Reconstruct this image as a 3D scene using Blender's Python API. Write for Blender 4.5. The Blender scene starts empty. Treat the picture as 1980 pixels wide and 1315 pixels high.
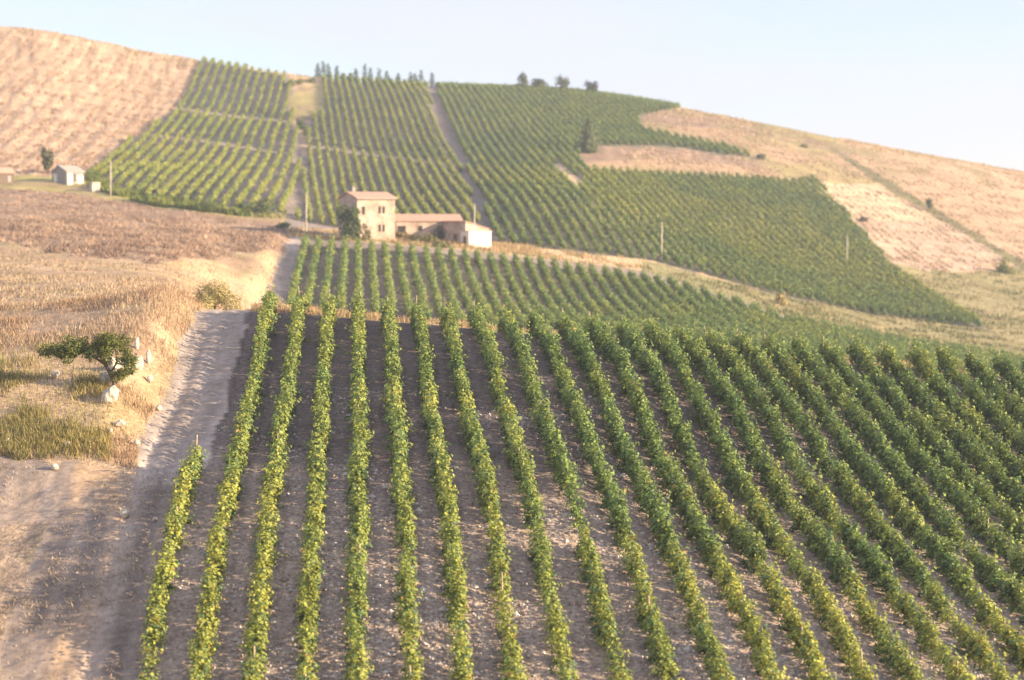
import bpy, math, random
import numpy as np
from mathutils import Vector

# ------------------------------------------------------------------ camera, sky, sun, exposure
R = math.radians
sc = bpy.context.scene
F, PITCH = 3600.0, R(3.5)              # focal length in pixels of a 1980 wide picture, tilt down
cam_d = bpy.data.cameras.new('camera')
cam_d.sensor_width = 36.0
cam_d.lens = 36.0 * F / 1980.0
cam_d.clip_start, cam_d.clip_end = 0.5, 30000
cam = bpy.data.objects.new('camera', cam_d)
sc.collection.objects.link(cam)
cam.location = (0, 0, 0)
cam.rotation_euler = (math.pi / 2 - PITCH, 0, 0)
sc.camera = cam
cam_d.dof.use_dof = True
cam_d.dof.focus_distance = 115.0
cam_d.dof.aperture_fstop = 0.30

SUN_EL, SUN_AZ = R(15), R(106)         # azimuth clockwise from the view direction
w = bpy.data.worlds.new('World')
sc.world = w
w.use_nodes = True
nt = w.node_tree
nt.nodes.clear()
sky = nt.nodes.new('ShaderNodeTexSky')
sky.sky_type = 'NISHITA'
sky.sun_disc = False
sky.sun_elevation, sky.sun_rotation = SUN_EL, SUN_AZ
sky.altitude = 300
sky.air_density, sky.dust_density, sky.ozone_density = 1.0, 0.7, 2.0
bg = nt.nodes.new('ShaderNodeBackground')
bg.inputs['Strength'].default_value = 0.09
wo = nt.nodes.new('ShaderNodeOutputWorld')
tcw = nt.nodes.new('ShaderNodeTexCoord')
mpw = nt.nodes.new('ShaderNodeMapping'); mpw.inputs['Scale'].default_value = (1.6, 1.6, 9.0)
mpw.inputs['Rotation'].default_value = (0, R(7), R(20))
nzw = nt.nodes.new('ShaderNodeTexNoise'); nzw.inputs['Scale'].default_value = 2.3; nzw.inputs['Detail'].default_value = 6
rmw = nt.nodes.new('ShaderNodeMapRange')
rmw.inputs[1].default_value, rmw.inputs[2].default_value, rmw.inputs[3].default_value, rmw.inputs[4].default_value = .40, .72, .50, .95
mxw = nt.nodes.new('ShaderNodeMix'); mxw.data_type = 'RGBA'
mxw.inputs[7].default_value = (3.55, 3.6, 4.45, 1)     # thin high cloud, in the sky's own radiance
nt.links.new(tcw.outputs['Generated'], mpw.inputs[0]); nt.links.new(mpw.outputs[0], nzw.inputs['Vector'])
nt.links.new(nzw.outputs[0], rmw.inputs[0]); nt.links.new(rmw.outputs[0], mxw.inputs[0])
nt.links.new(sky.outputs[0], mxw.inputs[6]); nt.links.new(mxw.outputs[2], bg.inputs[0])
nt.links.new(bg.outputs[0], wo.inputs[0])

sv = Vector((math.sin(SUN_AZ) * math.cos(SUN_EL), math.cos(SUN_AZ) * math.cos(SUN_EL), math.sin(SUN_EL)))
sl = bpy.data.lights.new('sun', 'SUN')
sl.energy, sl.angle, sl.color = 5.0, R(0.6), (1.0, 0.79, 0.53)
so = bpy.data.objects.new('sun', sl)
sc.collection.objects.link(so)
so.rotation_euler = sv.to_track_quat('Z', 'Y').to_euler()
so.location = sv * 300

sc.view_settings.view_transform = 'Standard'
sc.view_settings.look = 'None'
sc.view_settings.exposure = 1.5
sc.view_settings.gamma = 1.0
sc.cycles.max_bounces = 6
sc.cycles.diffuse_bounces = 3
sc.cycles.transmission_bounces = 3
sc.cycles.transparent_max_bounces = 4

rng = np.random.default_rng(7)
random.seed(7)
COL = sc.collection

# ------------------------------------------------------------------ numpy helpers
def pchip(xk, yk, x):
    xk, yk = np.asarray(xk, float), np.asarray(yk, float)
    h = np.diff(xk)
    dl = np.diff(yk) / h
    m = np.zeros(len(xk))
    for i in range(1, len(xk) - 1):
        if dl[i - 1] * dl[i] > 0:
            w1, w2 = 2 * h[i] + h[i - 1], h[i] + 2 * h[i - 1]
            m[i] = (w1 + w2) / (w1 / dl[i - 1] + w2 / dl[i])
    m[0], m[-1] = dl[0], dl[-1]
    x = np.clip(x, xk[0], xk[-1])
    i = np.clip(np.searchsorted(xk, x) - 1, 0, len(xk) - 2)
    t = (x - xk[i]) / h[i]
    return ((2*t**3 - 3*t**2 + 1) * yk[i] + (t**3 - 2*t**2 + t) * h[i] * m[i]
            + (-2*t**3 + 3*t**2) * yk[i + 1] + (t**3 - t**2) * h[i] * m[i + 1])

_perm = np.random.default_rng(3).random((257, 257))
def vnoise(x, y):
    x, y = np.asarray(x, float), np.asarray(y, float)
    xi, yi = np.floor(x).astype(int), np.floor(y).astype(int)
    fx, fy = x - xi, y - yi
    fx, fy = fx*fx*(3 - 2*fx), fy*fy*(3 - 2*fy)
    a, b = _perm[xi % 256, yi % 256], _perm[(xi + 1) % 256, yi % 256]
    c, d = _perm[xi % 256, (yi + 1) % 256], _perm[(xi + 1) % 256, (yi + 1) % 256]
    return (a*(1-fx) + b*fx)*(1-fy) + (c*(1-fx) + d*fx)*fy
def fbm(x, y, o=4):
    s, a, t = 0, 1, 0
    for i in range(o):
        s = s + a*vnoise(x*2**i + 17*i, y*2**i + 31*i); t += a; a *= .5
    return s / t
def sstep(a, b, x):
    t = np.clip((x - a) / (b - a), 0, 1)
    return t*t*(3 - 2*t)
def inpoly(px, py, poly):
    px, py = np.asarray(px, float), np.asarray(py, float)
    r = np.zeros(px.shape, bool)
    n = len(poly)
    for i in range(n):
        x0, y0 = poly[i]; x1, y1 = poly[(i + 1) % n]
        if y0 == y1: continue
        c = ((y0 > py) != (y1 > py)) & (px < (x1 - x0) * (py - y0) / (y1 - y0) + x0)
        r ^= c
    return r

# ------------------------------------------------------------------ the land: profiles measured as (depth, bearing) -> sight line
S = 2.2                                 # metres between the vine rows
KF = F * S
VP = 693.0                              # bearing the near rows run towards
PROF = {
 -900: [(30,2700),(60,1750),(77,1345),(88,1130),(98,955),(105,880),(115,800),(141,690),(175,620),(230,550),(290,485),(340,430),(400,340),(470,225),(550,90),(595,30),(640,40),(760,160)],
 0:    [(30,2700),(60,1750),(77,1345),(88,1130),(98,955),(103,888),(108,845),(115,785),(122,730),(132,685),(141,652),(155,617),(175,583),(205,548),(230,520),(265,487),(290,462),(315,432),(340,402),(370,370),(400,332),(430,297),(470,237),(510,170),(550,108),(580,68),(597,52),(640,64),(760,200)],
 330:  [(30,2700),(60,1750),(77,1353),(84.3,1158),(95.4,966),(105,868),(117,775),(124.7,702),(132,652),(141.4,612),(155,592),(175,574),(205,552),(230,532),(265,500),(290,477),(315,452),(340,420),(355,400),(396,348),(440,308),(480,262),(541,196),(580,138),(602,110),(640,122),(760,240)],
 480:  [(30,2700),(60,1750),(77,1353),(84.3,1158),(95.4,966),(105,868),(117,777),(124.7,702),(132,652),(141.4,603),(147,598),(158,622),(180,655),(215,626),(243,590),(265,548),(290,505),(315,472),(326,458),(340,436),(352,410),(396,356),(456,302),(480,268),(541,208),(590,142),(602,134),(640,146),(760,260)],
 693:  [(30,2700),(60,1750),(77.3,1353),(84.3,1158),(95.4,964),(105,870),(117,778),(124.7,703),(132,655),(139,623),(141.4,618),(147,613),(158,638),(180,680),(215,640),(243,598),(265,553),(290,508),(315,471),(326,462),(340,453),(357,440),(395,405),(413,380),(450,325),(481,287),(530,216),(578,168),(596,158),(620,164),(760,270)],
 1050: [(30,2700),(60,1750),(78,1353),(86.5,1157),(96.6,964),(107,870),(118,777),(126.7,703),(134,668),(141.4,648),(147,647),(158,668),(180,694),(215,672),(243,648),(265,622),(290,577),(302,546),(315,517),(325,502),(340,478),(363,425),(395,372),(440,328),(481,285),(530,240),(578,200),(610,178),(625,175),(660,184),(760,270)],
 1400: [(30,2700),(60,1760),(78.4,1352),(88.2,1157),(107,960),(124,776),(136.5,701),(141.4,686),(147,684),(158,696),(180,708),(215,694),(243,672),(265,646),(290,610),(315,572),(335,548),(350,527),(375,490),(400,455),(430,405),(470,352),(500,318),(530,288),(575,247),(608,226),(625,224),(660,236),(760,320)],
 1750: [(30,2800),(60,1790),(80.8,1351),(93.2,1155),(112,959),(133,774),(141.4,712),(147,710),(158,724),(180,736),(215,728),(243,712),(265,697),(290,678),(315,655),(345,623),(375,580),(410,522),(440,480),(480,425),(530,356),(575,312),(600,295),(615,293),(660,306),(760,400)],
 2200: [(30,2900),(60,1840),(84,1350),(98,1153),(118,957),(135,800),(141.4,755),(147,752),(158,760),(180,768),(215,762),(243,748),(290,716),(315,694),(350,655),(400,590),(450,530),(500,470),(550,412),(595,370),(615,366),(660,378),(760,460)],
 3000: [(30,3000),(60,1900),(84,1400),(98,1200),(118,1000),(135,850),(141.4,800),(158,800),(180,800),(243,780),(315,730),(400,640),(500,530),(595,440),(640,445),(760,520)],
}
PX = np.array(sorted(PROF), float)
DG = np.concatenate([np.geomspace(30, 70, 60)[:-1], np.geomspace(70, 330, 420)[:-1], np.geomspace(330, 760, 330)])
TAB = np.array([pchip(*zip(*PROF[int(x)]), DG) for x in PX])      # columns x depths
XG = np.arange(-900, 3001, 8.0)
YG = np.zeros((len(XG), len(DG)))
for j in range(len(DG)):
    YG[:, j] = pchip(PX, TAB[:, j], XG)
for _ in range(2):                      # soften the sideways kinks between the profiles
    P_ = np.pad(YG, ((6, 6), (0, 0)), mode='edge')
    YG = sum(P_[i:i + len(XG)] for i in range(13)) / 13

def kof(x, d): return (x - VP) * d / KF
def xof(k, d, vp=VP, s=S): return vp + k * F * s / d

def relief(x, d):                       # banks, ruts and small unevenness, metres
    k = kof(x, d)
    hb = np.interp(d, [98, 104, 112, 140, 160, 235, 250, 315, 328, 340], [0, .6, 1.9, 2.1, 1.2, 1.2, 2.2, 2.0, .4, 0])
    h = hb * sstep(-5.3, -6.9, k)
    X = (x - 990) / F * d
    h = h + (fbm(X*.09 + 40, d*.09) - .5) * 1.1 * sstep(-5.0, -8.0, k) * sstep(112, 130, d)
    h = h + (fbm(X*.6, d*.5, 3) - .5) * .16 + (fbm(X*.9 + 7, d*.8, 3) - .5) * .34 * sstep(-4.4, -6.5, k) * sstep(104, 98, d)
    for kr in (-4.4, -5.05):           # wheel ruts of the farm track
        h = h - .14 * np.exp(-((k - kr - .25*np.sin(d*.05)) / .13)**2) * sstep(60, 70, d) * sstep(330, 318, d)
    return h

def ray_y(x, d):
    """sight line y of the bare ground at bearing x and depth d (bilinear on the table)"""
    x, d = np.broadcast_arrays(np.asarray(x, float), np.asarray(d, float))
    fx = np.clip((x - XG[0]) / 8.0, 0, len(XG) - 1.001)
    i = fx.astype(int); fx = fx - i
    j = np.clip(np.searchsorted(DG, d) - 1, 0, len(DG) - 2)
    fd = np.clip((d - DG[j]) / (DG[j + 1] - DG[j]), 0, 1)
    return (YG[i, j]*(1-fx) + YG[i+1, j]*fx)*(1-fd) + (YG[i, j+1]*(1-fx) + YG[i+1, j+1]*fx)*fd
cP, sP = math.cos(PITCH), math.sin(PITCH)
def land(x, d, h=0.0):
    """world point on the ground at bearing x, depth d, raised h metres"""
    y = ray_y(x, d)
    xc = (x - 990) / F * d
    yc = -(y - 657.5) / F * d
    Y = d * cP + yc * sP
    Z = -d * sP + yc * cP + relief(x, d) + h
    return np.stack(np.broadcast_arrays(xc, Y, Z), -1)
def at(x, d, h=0.0):
    return Vector(land(np.array([float(x)]), np.array([float(d)]), h)[0])
def depth_at(x, y, dmin=240., dmax=640.):
    ds = np.linspace(dmin, dmax, 1600)
    ys = ray_y(np.full_like(ds, x), ds)
    i = np.argmax(ys < y)
    return float(ds[i] if ys[i] < y else dmax)

# ------------------------------------------------------------------ objects helpers
def setp(o, label=None, cat=None, group=None, kind=None):
    if label: o['label'] = label
    if cat: o['category'] = cat
    if group: o['group'] = group
    if kind: o['kind'] = kind
    return o
def link(name, me, mat=None, parent=None, loc=None, **kw):
    o = bpy.data.objects.new(name, me)
    COL.objects.link(o)
    if mat is not None and me is not None and not me.materials: me.materials.append(mat)
    if parent is not None: o.parent = parent
    if loc is not None: o.location = loc
    return setp(o, **kw)
def empty(name, loc, rz=0, **kw):
    o = bpy.data.objects.new(name, None)
    COL.objects.link(o)
    o.location = loc; o.rotation_euler = (0, 0, rz); o.empty_display_size = .3
    return setp(o, **kw)
def mesh(name, v, faces_flat, nper, smooth=False):
    """mesh from an (n,3) array and a flat index array with nper corners per face"""
    me = bpy.data.meshes.new(name)
    v = np.ascontiguousarray(v, np.float32)
    faces_flat = np.ascontiguousarray(faces_flat, np.int32).ravel()
    nf = len(faces_flat) // nper
    me.vertices.add(len(v)); me.vertices.foreach_set('co', v.ravel())
    me.loops.add(len(faces_flat)); me.loops.foreach_set('vertex_index', faces_flat)
    me.polygons.add(nf)
    me.polygons.foreach_set('loop_start', np.arange(0, nf*nper, nper, dtype=np.int32))
    me.polygons.foreach_set('use_smooth', np.full(nf, smooth, bool))
    me.update(calc_edges=True)
    return me
def tint(me, col, domain='FACE', name='tint'):
    a = me.color_attributes.new(name, 'FLOAT_COLOR', domain)
    c = np.ones((len(col), 4), np.float32); c[:, :3] = col
    a.data.foreach_set('color', c.ravel())

def unit(v): return v / np.maximum(np.linalg.norm(v, axis=-1, keepdims=True), 1e-9)
def leaf_mesh(name, c, size, col, out=None, aspect=.85):
    """one small bent leaf per centre, facing mostly along out"""
    n = len(c)
    nrm = rng.normal(size=(n, 3)) * .50
    nrm[:, 2] += .45
    if out is not None: nrm += out
    nrm = unit(nrm)
    a = unit(np.cross(nrm, rng.normal(size=(n, 3))))
    b = np.cross(nrm, a)
    s = np.asarray(size).reshape(-1, 1) * .5
    v = np.stack([c + a*s, c + b*s*aspect + nrm*s*.25, c - a*s*.9, c - b*s*aspect + nrm*s*.25], 1)
    me = mesh(name, v.reshape(-1, 3), np.arange(n*4), 4)
    tint(me, col)
    return me
def blade_mesh(name, base, height, width, col, lean=.35):
    n = len(base)
    ang = rng.uniform(0, 2*np.pi, n)
    side = np.stack([np.cos(ang), np.sin(ang), 0*ang], 1) * (np.asarray(width) * .5).reshape(-1, 1)
    up = rng.normal(size=(n, 3)) * lean
    up[:, 2] = 1
    up = up * np.asarray(height).reshape(-1, 1)
    v = np.stack([base - side, base + side, base + up + side*.3, base + up - side*.3], 1)
    me = mesh(name, v.reshape(-1, 3), np.arange(n*4), 4)
    tint(me, col)
    return me
class MB:
    """collects boxes, prisms and tubes into ONE mesh"""
    def __init__(s): s.v, s.f = [], []
    def quad_loft(s, rings, cap=True):
        b = len(s.v); n = len(rings[0])
        for r in rings: s.v.extend([tuple(p) for p in r])
        for i in range(len(rings) - 1):
            for j in range(n):
                s.f.append((b+i*n+j, b+i*n+(j+1) % n, b+(i+1)*n+(j+1) % n, b+(i+1)*n+j))
        if cap:
            s.f.append(tuple(b+j for j in reversed(range(n))))
            s.f.append(tuple(b+(len(rings)-1)*n+j for j in range(n)))
        return s
    def box(s, x0, x1, y0, y1, z0, z1):
        return s.quad_loft([[(x0,y0,z0),(x1,y0,z0),(x1,y1,z0),(x0,y1,z0)], [(x0,y0,z1),(x1,y0,z1),(x1,y1,z1),(x0,y1,z1)]])
    def tube(s, pts, rad, n=7):
        pts = [Vector(p) for p in pts]
        rings = []
        for i, p in enumerate(pts):
            t = (pts[min(i+1, len(pts)-1)] - pts[max(i-1, 0)]).normalized()
            a = t.cross(Vector((.31, .9, .2))).normalized(); b = t.cross(a)
            rings.append([p + (a*math.cos(q) + b*math.sin(q))*rad[i] for q in [2*math.pi*j/n for j in range(n)]])
        return s.quad_loft(rings)
    def poly(s, pts):
        b = len(s.v); s.v.extend([tuple(p) for p in pts]); s.f.append(tuple(range(b, b+len(pts)))); return s
    def build(s, name, mat, parent=None, loc=None, bevel=0, smooth=False, **kw):
        me = bpy.data.meshes.new(name)
        me.from_pydata(s.v, [], s.f); me.update()
        if smooth:
            me.polygons.foreach_set('use_smooth', [True]*len(me.polygons))
        o = link(name, me, mat, parent, loc, **kw)
        if bevel:
            m = o.modifiers.new('bevel', 'BEVEL'); m.width = bevel; m.segments = 2; m.limit_method = 'ANGLE'
        return o

# ------------------------------------------------------------------ materials
def mat_new(name):
    m = bpy.data.materials.new(name); m.use_nodes = True
    n = m.node_tree.nodes; n.clear()
    return m, n, m.node_tree.links
def noise_node(n, l, scale, detail=5, coord=None, rough=.6):
    t = n.new('ShaderNodeTexNoise'); t.inputs['Scale'].default_value = scale
    t.inputs['Detail'].default_value = detail; t.inputs['Roughness'].default_value = rough
    if coord is not None: l.new(coord, t.inputs['Vector'])
    return t
def ramp(n, l, src, lo, hi, a=.3, b=.7):
    r = n.new('ShaderNodeMapRange'); l.new(src, r.inputs[0])
    r.inputs[1].default_value, r.inputs[2].default_value = a, b
    r.inputs[3].default_value, r.inputs[4].default_value = lo, hi
    return r.outputs[0]
def mul(n, l, col, fac):
    m = n.new('ShaderNodeVectorMath'); m.operation = 'SCALE'
    l.new(col, m.inputs[0]); l.new(fac, m.inputs['Scale'])
    return m.outputs[0]
def ground_mat(name, fine=3.0, amp=.35, bump=.5, bd=.25):
    m, n, l = mat_new(name)
    at_ = n.new('ShaderNodeAttribute'); at_.attribute_name = 'tint'
    geo = n.new('ShaderNodeNewGeometry')
    n1 = noise_node(n, l, fine, 6, geo.outputs['Position'])
    n2 = noise_node(n, l, .12, 4, geo.outputs['Position'])
    n3 = noise_node(n, l, fine*.22, 4, geo.outputs['Position'])
    c = mul(n, l, at_.outputs['Color'], ramp(n, l, n1.outputs[0], 1-amp, 1+amp))
    c = mul(n, l, c, ramp(n, l, n2.outputs[0], .85, 1.15))
    c = mul(n, l, c, ramp(n, l, n3.outputs[0], .82, 1.18))
    b = n.new('ShaderNodeBsdfPrincipled'); o = n.new('ShaderNodeOutputMaterial')
    b.inputs['Roughness'].default_value = .95
    b.inputs['Specular IOR Level'].default_value = .1
    l.new(c, b.inputs['Base Color'])
    bp = n.new('ShaderNodeBump'); bp.inputs['Strength'].default_value = bump; bp.inputs['Distance'].default_value = bd
    l.new(n1.outputs[0], bp.inputs['Height']); l.new(bp.outputs[0], b.inputs['Normal'])
    l.new(b.outputs[0], o.inputs[0])
    return m
def leaf_mat(name, trans=.3):
    m, n, l = mat_new(name)
    at_ = n.new('ShaderNodeAttribute'); at_.attribute_name = 'tint'
    b = n.new('ShaderNodeBsdfPrincipled'); b.inputs['Roughness'].default_value = .55
    b.inputs['Specular IOR Level'].default_value = .3
    t = n.new('ShaderNodeBsdfTranslucent')
    mx = n.new('ShaderNodeMixShader'); mx.inputs[0].default_value = trans
    o = n.new('ShaderNodeOutputMaterial')
    l.new(at_.outputs['Color'], b.inputs['Base Color']); l.new(at_.outputs['Color'], t.inputs[0])
    l.new(b.outputs[0], mx.inputs[1]); l.new(t.outputs[0], mx.inputs[2]); l.new(mx.outputs[0], o.inputs[0])
    return m
def plain_mat(name, col, scale=2.0, amp=.25, rough=.85, bump=.2, col2=None):
    m, n, l = mat_new(name)
    tc = n.new('ShaderNodeTexCoord')
    n1 = noise_node(n, l, scale, 6, tc.outputs['Object'])
    mix = n.new('ShaderNodeMix'); mix.data_type = 'RGBA'
    a = np.array(col); c2 = np.array(col2) if col2 is not None else a * (1 - amp)
    mix.inputs[6].default_value = (*np.clip(a*(1 + amp*.4), 0, .95), 1); mix.inputs[7].default_value = (*c2, 1)
    l.new(ramp(n, l, n1.outputs[0], 0, 1, .35, .68), mix.inputs[0])
    b = n.new('ShaderNodeBsdfPrincipled'); b.inputs['Roughness'].default_value = rough
    b.inputs['Specular IOR Level'].default_value = .25
    o = n.new('ShaderNodeOutputMaterial')
    l.new(mix.outputs[2], b.inputs['Base Color'])
    bp = n.new('ShaderNodeBump'); bp.inputs['Strength'].default_value = bump; bp.inputs['Distance'].default_value = .05
    l.new(n1.outputs[0], bp.inputs['Height']); l.new(bp.outputs[0], b.inputs['Normal'])
    l.new(b.outputs[0], o.inputs[0])
    return m
M_LEAF = leaf_mat('vine_leaf', .22)
M_TREE = leaf_mat('tree_leaf', .2)
M_STRAW = leaf_mat('dry_straw', .25)
M_WOOD = plain_mat('weathered_wood', (.50, .38, .26), 6, .4)
M_BARK = plain_mat('bark', (.16, .115, .085), 9, .45, bump=.6)
M_ROCK = plain_mat('limestone', (.52, .46, .38), 3, .3, bump=.6)
M_CONC = plain_mat('pale_concrete', (.52, .46, .38), 3, .2)
M_PLASTER = plain_mat('cream_plaster', (.47, .36, .29), .7, .28, col2=(.29, .21, .16))
M_WHITE = plain_mat('white_plaster', (.72, .67, .58), 1.2, .15)
M_STONE = plain_mat('grey_stone', (.30, .27, .25), 1.8, .3, bump=.5)
M_TILE = plain_mat('terracotta', (.47, .29, .215), 3.2, .3, col2=(.36, .24, .18))
M_GTILE = plain_mat('grey_tile', (.36, .32, .29), 3, .35)
M_DARK = plain_mat('dark_opening', (.035, .03, .028), 3, .2)
M_SHUT = plain_mat('brown_shutter', (.16, .10, .065), 3, .2)

# ------------------------------------------------------------------ zones of the land
LEFT_V = [(388,118),(470,132),(562,148),(566,200),(570,238),(584,262),(580,320),(562,390),(548,414),(470,411),(400,405),(290,387),(215,358),(176,334),(232,287),(292,250),(345,208)]
MID_V = [(625,152),(700,152),(822,155),(846,238),(884,310),(908,372),(930,432),(900,440),(760,444),(572,442),(584,360),(590,290),(606,226),(628,212)]
RIGHT_V = [(838,155),(1000,160),(1180,180),(1335,212),(1560,330),(1650,430),(1720,510),(1800,570),(1915,638),(1700,612),(1500,570),(1380,536),(1260,506),(1100,486),(965,470),(945,425),(908,340),(872,255)]
DRY1 = [(1238,224),(1335,206),(1400,225),(1660,285),(1640,335),(1530,352),(1474,308),(1400,282),(1300,262),(1235,246)]
DRY2 = [(1118,302),(1150,283),(1300,284),(1400,300),(1475,308),(1542,352),(1400,342),(1250,336),(1140,328)]
SAND3 = [(1066,316),(1085,318),(1130,354),(1116,364)]
SANDTOP = [(556,190),(575,172),(605,158),(627,160),(630,205),(606,228),(580,238),(562,236)]
TRACK2 = [(818,150),(838,150),(874,250),(910,335),(950,425),(985,470),(945,470),(912,392),(884,318),(848,240)]
TRACK3 = [(570,262),(588,262),(584,340),(574,442),(545,446),(560,380),(577,310)]
STUB_A = [(1525,350),(1560,345),(1690,362),(1800,420),(1800,424),(1650,424),(1590,385)]
STUB_B = [(1652,428),(1800,422),(1870,450),(1945,505),(1850,528),(1722,512)]
DITCH = [(1595,280),(1612,285),(1700,338),(1810,404),(1905,462),(1990,515),(1990,533),(1900,474),(1800,414),(1690,350)]
BLOCK2_EDGE = ([0, 560, 900, 1225, 1290, 1510, 1760, 1980, 2400], [452, 458, 484, 520, 536, 607, 657, 690, 740])

def C(*a): return np.array(a, float)
SOIL, TRACK, BANK, PLOUGH, HILL, DRYR, MEADOW = range(7)
def zones(x, d):
    """zone id and ground colour at bearing x, depth d"""
    x = np.asarray(x, float); d = np.asarray(d, float)
    y = ray_y(x, d)
    k = kof(x, d)
    X = (x - 990) / F * d
    wob = (fbm(X*.25, d*.2, 3) - .5)
    z = np.full(x.shape, DRYR)
    col = np.empty(x.shape + (3,)); col[:] = C(.47, .325, .205)
    def put(m, zid, c):
        z[m] = zid; col[m] = c
    kw = k + wob*.5
    yw = y + wob*16
    xw = x + wob*10
    left = k < -5.45 + wob*.3
    near = d < 147
    # left side fields
    ploughtop = np.interp(x, [-900, 0, 100, 200, 290, 400, 540, 560], [360, 365, 368, 382, 400, 415, 428, 430])
    ploughbot = np.interp(x, [-900, 0, 150, 300, 420, 540], [495, 503, 512, 528, 530, 500])
    put(left & (d > 100), BANK, C(.44, .315, .20))
    m = left & (d > 200) & (yw < ploughbot) & (y > ploughtop)
    put(m, PLOUGH, C(.33, .225, .155))
    m = left & (y <= ploughtop) & (d > 280)
    put(m, HILL, C(.47, .325, .215))
    put(left & (d > 280) & (y <= ploughtop + 2) & (y > ploughtop - 28), BANK, C(.42, .36, .13))
    # near yard, track and vineyard
    put((d <= 101 + wob*5) & (kw < -4.1), TRACK, C(.285, .225, .185))
    put((d <= 96 + wob*8) & (kw < -7.2), BANK, C(.30, .225, .165))
    put((kw >= -5.6) & (kw < -3.75) & (d > 98) & (d < 328), TRACK, C(.36, .295, .25))
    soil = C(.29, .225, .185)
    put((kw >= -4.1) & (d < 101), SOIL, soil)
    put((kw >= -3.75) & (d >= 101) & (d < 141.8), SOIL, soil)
    m = (z == SOIL) & (d < 147)                               # the stony lower slope is paler, the tilled crest dark, with row shade painted in
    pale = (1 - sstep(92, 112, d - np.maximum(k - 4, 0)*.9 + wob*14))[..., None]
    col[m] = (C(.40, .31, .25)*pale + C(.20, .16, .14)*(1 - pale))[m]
    put((k > -3.75) & (d >= 141.8) & (d < 238), BANK, C(.46, .33, .20))
    edge = np.interp(x, *BLOCK2_EDGE)
    put((kw > -4.1) & (d >= 236) & (y > edge) & (d < 330), SOIL, C(.27, .21, .17))
    strip = (k > -5.6) & (y <= edge) & (d > 300) & (x < 1980) & (d < 420) & (y > np.interp(x, [560, 1000, 1260, 1500, 1915], [440, 470, 506, 570, 640]))
    put(strip, BANK, C(.55, .40, .24))
    put(strip & (x > 1240), MEADOW, C(.27, .235, .115))
    # hill
    far = d > 300
    put(far & (x > 1690) & (y > np.interp(x, [1690, 1850, 1990], [505, 528, 520])) & (y < edge), MEADOW, C(.34, .28, .14))
    put(far & inpoly(xw, yw, LEFT_V), SOIL, C(.27, .22, .19))
    put(far & inpoly(xw, yw, MID_V), SOIL, C(.27, .22, .19))
    put(far & inpoly(xw, yw, RIGHT_V), SOIL, C(.19, .17, .12))
    put(far & inpoly(xw, yw, DRY1), DRYR, C(.38, .26, .16))
    put(far & inpoly(xw, yw, DRY2), DRYR, C(.40, .27, .17))
    put(far & inpoly(x, y, SAND3), DRYR, C(.60, .44, .29))
    put(far & inpoly(xw, yw, SANDTOP), BANK, C(.40, .32, .14))
    put(far & inpoly(x, y, TRACK2), TRACK, C(.215, .175, .155))
    put(far & inpoly(x, y, TRACK3), TRACK, C(.26, .21, .18))
    sc1 = far & (inpoly(xw, yw, DRY2) & (y < np.interp(x, [1120, 1300, 1475, 1540], [312, 308, 326, 350]))) | (inpoly(xw, yw, DRY1) & (y < np.interp(x, [1240, 1400, 1640], [238, 248, 300])))
    sk = fbm(x*.16, y*.02 + 4, 3)
    col[sc1] = C(.30, .205, .145)*(.55 + .9*sk[sc1])[:, None]
    rid = far & (x > 1300) & (y < np.interp(x, [1300, 1400, 1600, 1640], [222, 243, 296, 296])) & (x < 1625) & (y < np.interp(x, [1300, 1620], [222, 300]))
    put(rid & ~sc1, MEADOW, C(.30, .25, .11))
    put(far & inpoly(xw, yw, [(1480, 322), (1600, 310), (1700, 352), (1640, 362), (1530, 352)]), DRYR, C(.34, .27, .13))
    put(far & inpoly(xw, yw, STUB_A), DRYR, C(.54, .41, .27))
    put(far & inpoly(xw, yw, STUB_B), DRYR, C(.49, .36, .26))
    put(far & inpoly(xw, yw, DITCH), MEADOW, C(.20, .17, .09))
    # natural variation of the fields, plus painted sun patches on the yard
    st = fbm(k*1.9 + .06*np.sin(d*.2), d*.035 + 3, 4)       # wheel marks and dust, along the track
    m = (z == TRACK) & (d < 330) & (k > -9.5)
    col[m] *= (.45 + 1.1*st[m])[:, None]
    m2 = (z == TRACK) & (d < 103)
    wp = np.clip((fbm(k*1.4 + .04*d + 60, d*.10, 3) - .47)*5, 0, 1) * sstep(-4.8, -6.3, k)  # orange patches painted as low sun reaching the yard
    col[m2] = col[m2]*(1 - wp[m2][:, None]) + C(.45, .31, .195)*wp[m2][:, None]
    fk = k - np.floor(k)                                     # tractor wheel marks in the lanes
    whl = np.maximum(np.exp(-((fk - .33)/.07)**2), np.exp(-((fk - .69)/.07)**2)) * (.3 + .7*(fbm(k*.9, d*.03, 2) > .45))
    m = (z == SOIL) & (d < 142)
    col[m] *= (1 - .30*whl[m])[:, None]
    hs = fbm(x*.17 + d*.012, d*.03, 3)                       # cultivation streaks running up the stubble hill
    m = z == HILL
    col[m] *= (1.02 - .34*np.clip((hs[m] - .47)*4, 0, 1)*(.25 + .75*sstep(420, 520, d[m])))[:, None]
    m = (z == BANK) & (d > 118) & (k < -6.2)
    bn = fbm(X*.03 + 2, d*.11 + X*.02, 3)                    # bands of stubble and bare earth
    bw = np.clip((bn - .48)*5, 0, 1)*.75
    col[m] = col[m]*(1 - bw[m][:, None]) + C(.33, .225, .15)*bw[m][:, None]
    m = (z == DRYR) & (y < 360)
    bw = np.clip((fbm(X*.09 + 4, d*.05, 3) - .52)*4, 0, 1)*.7
    col[m] = col[m]*(1 - bw[m][:, None]) + C(.26, .22, .10)*bw[m][:, None]
    n1 = fbm(X*.05 + 9, d*.03, 4)
    col *= (.82 + .36*n1)[..., None]
    n2 = fbm(X*.4 + 5, d*.12, 3)
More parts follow.
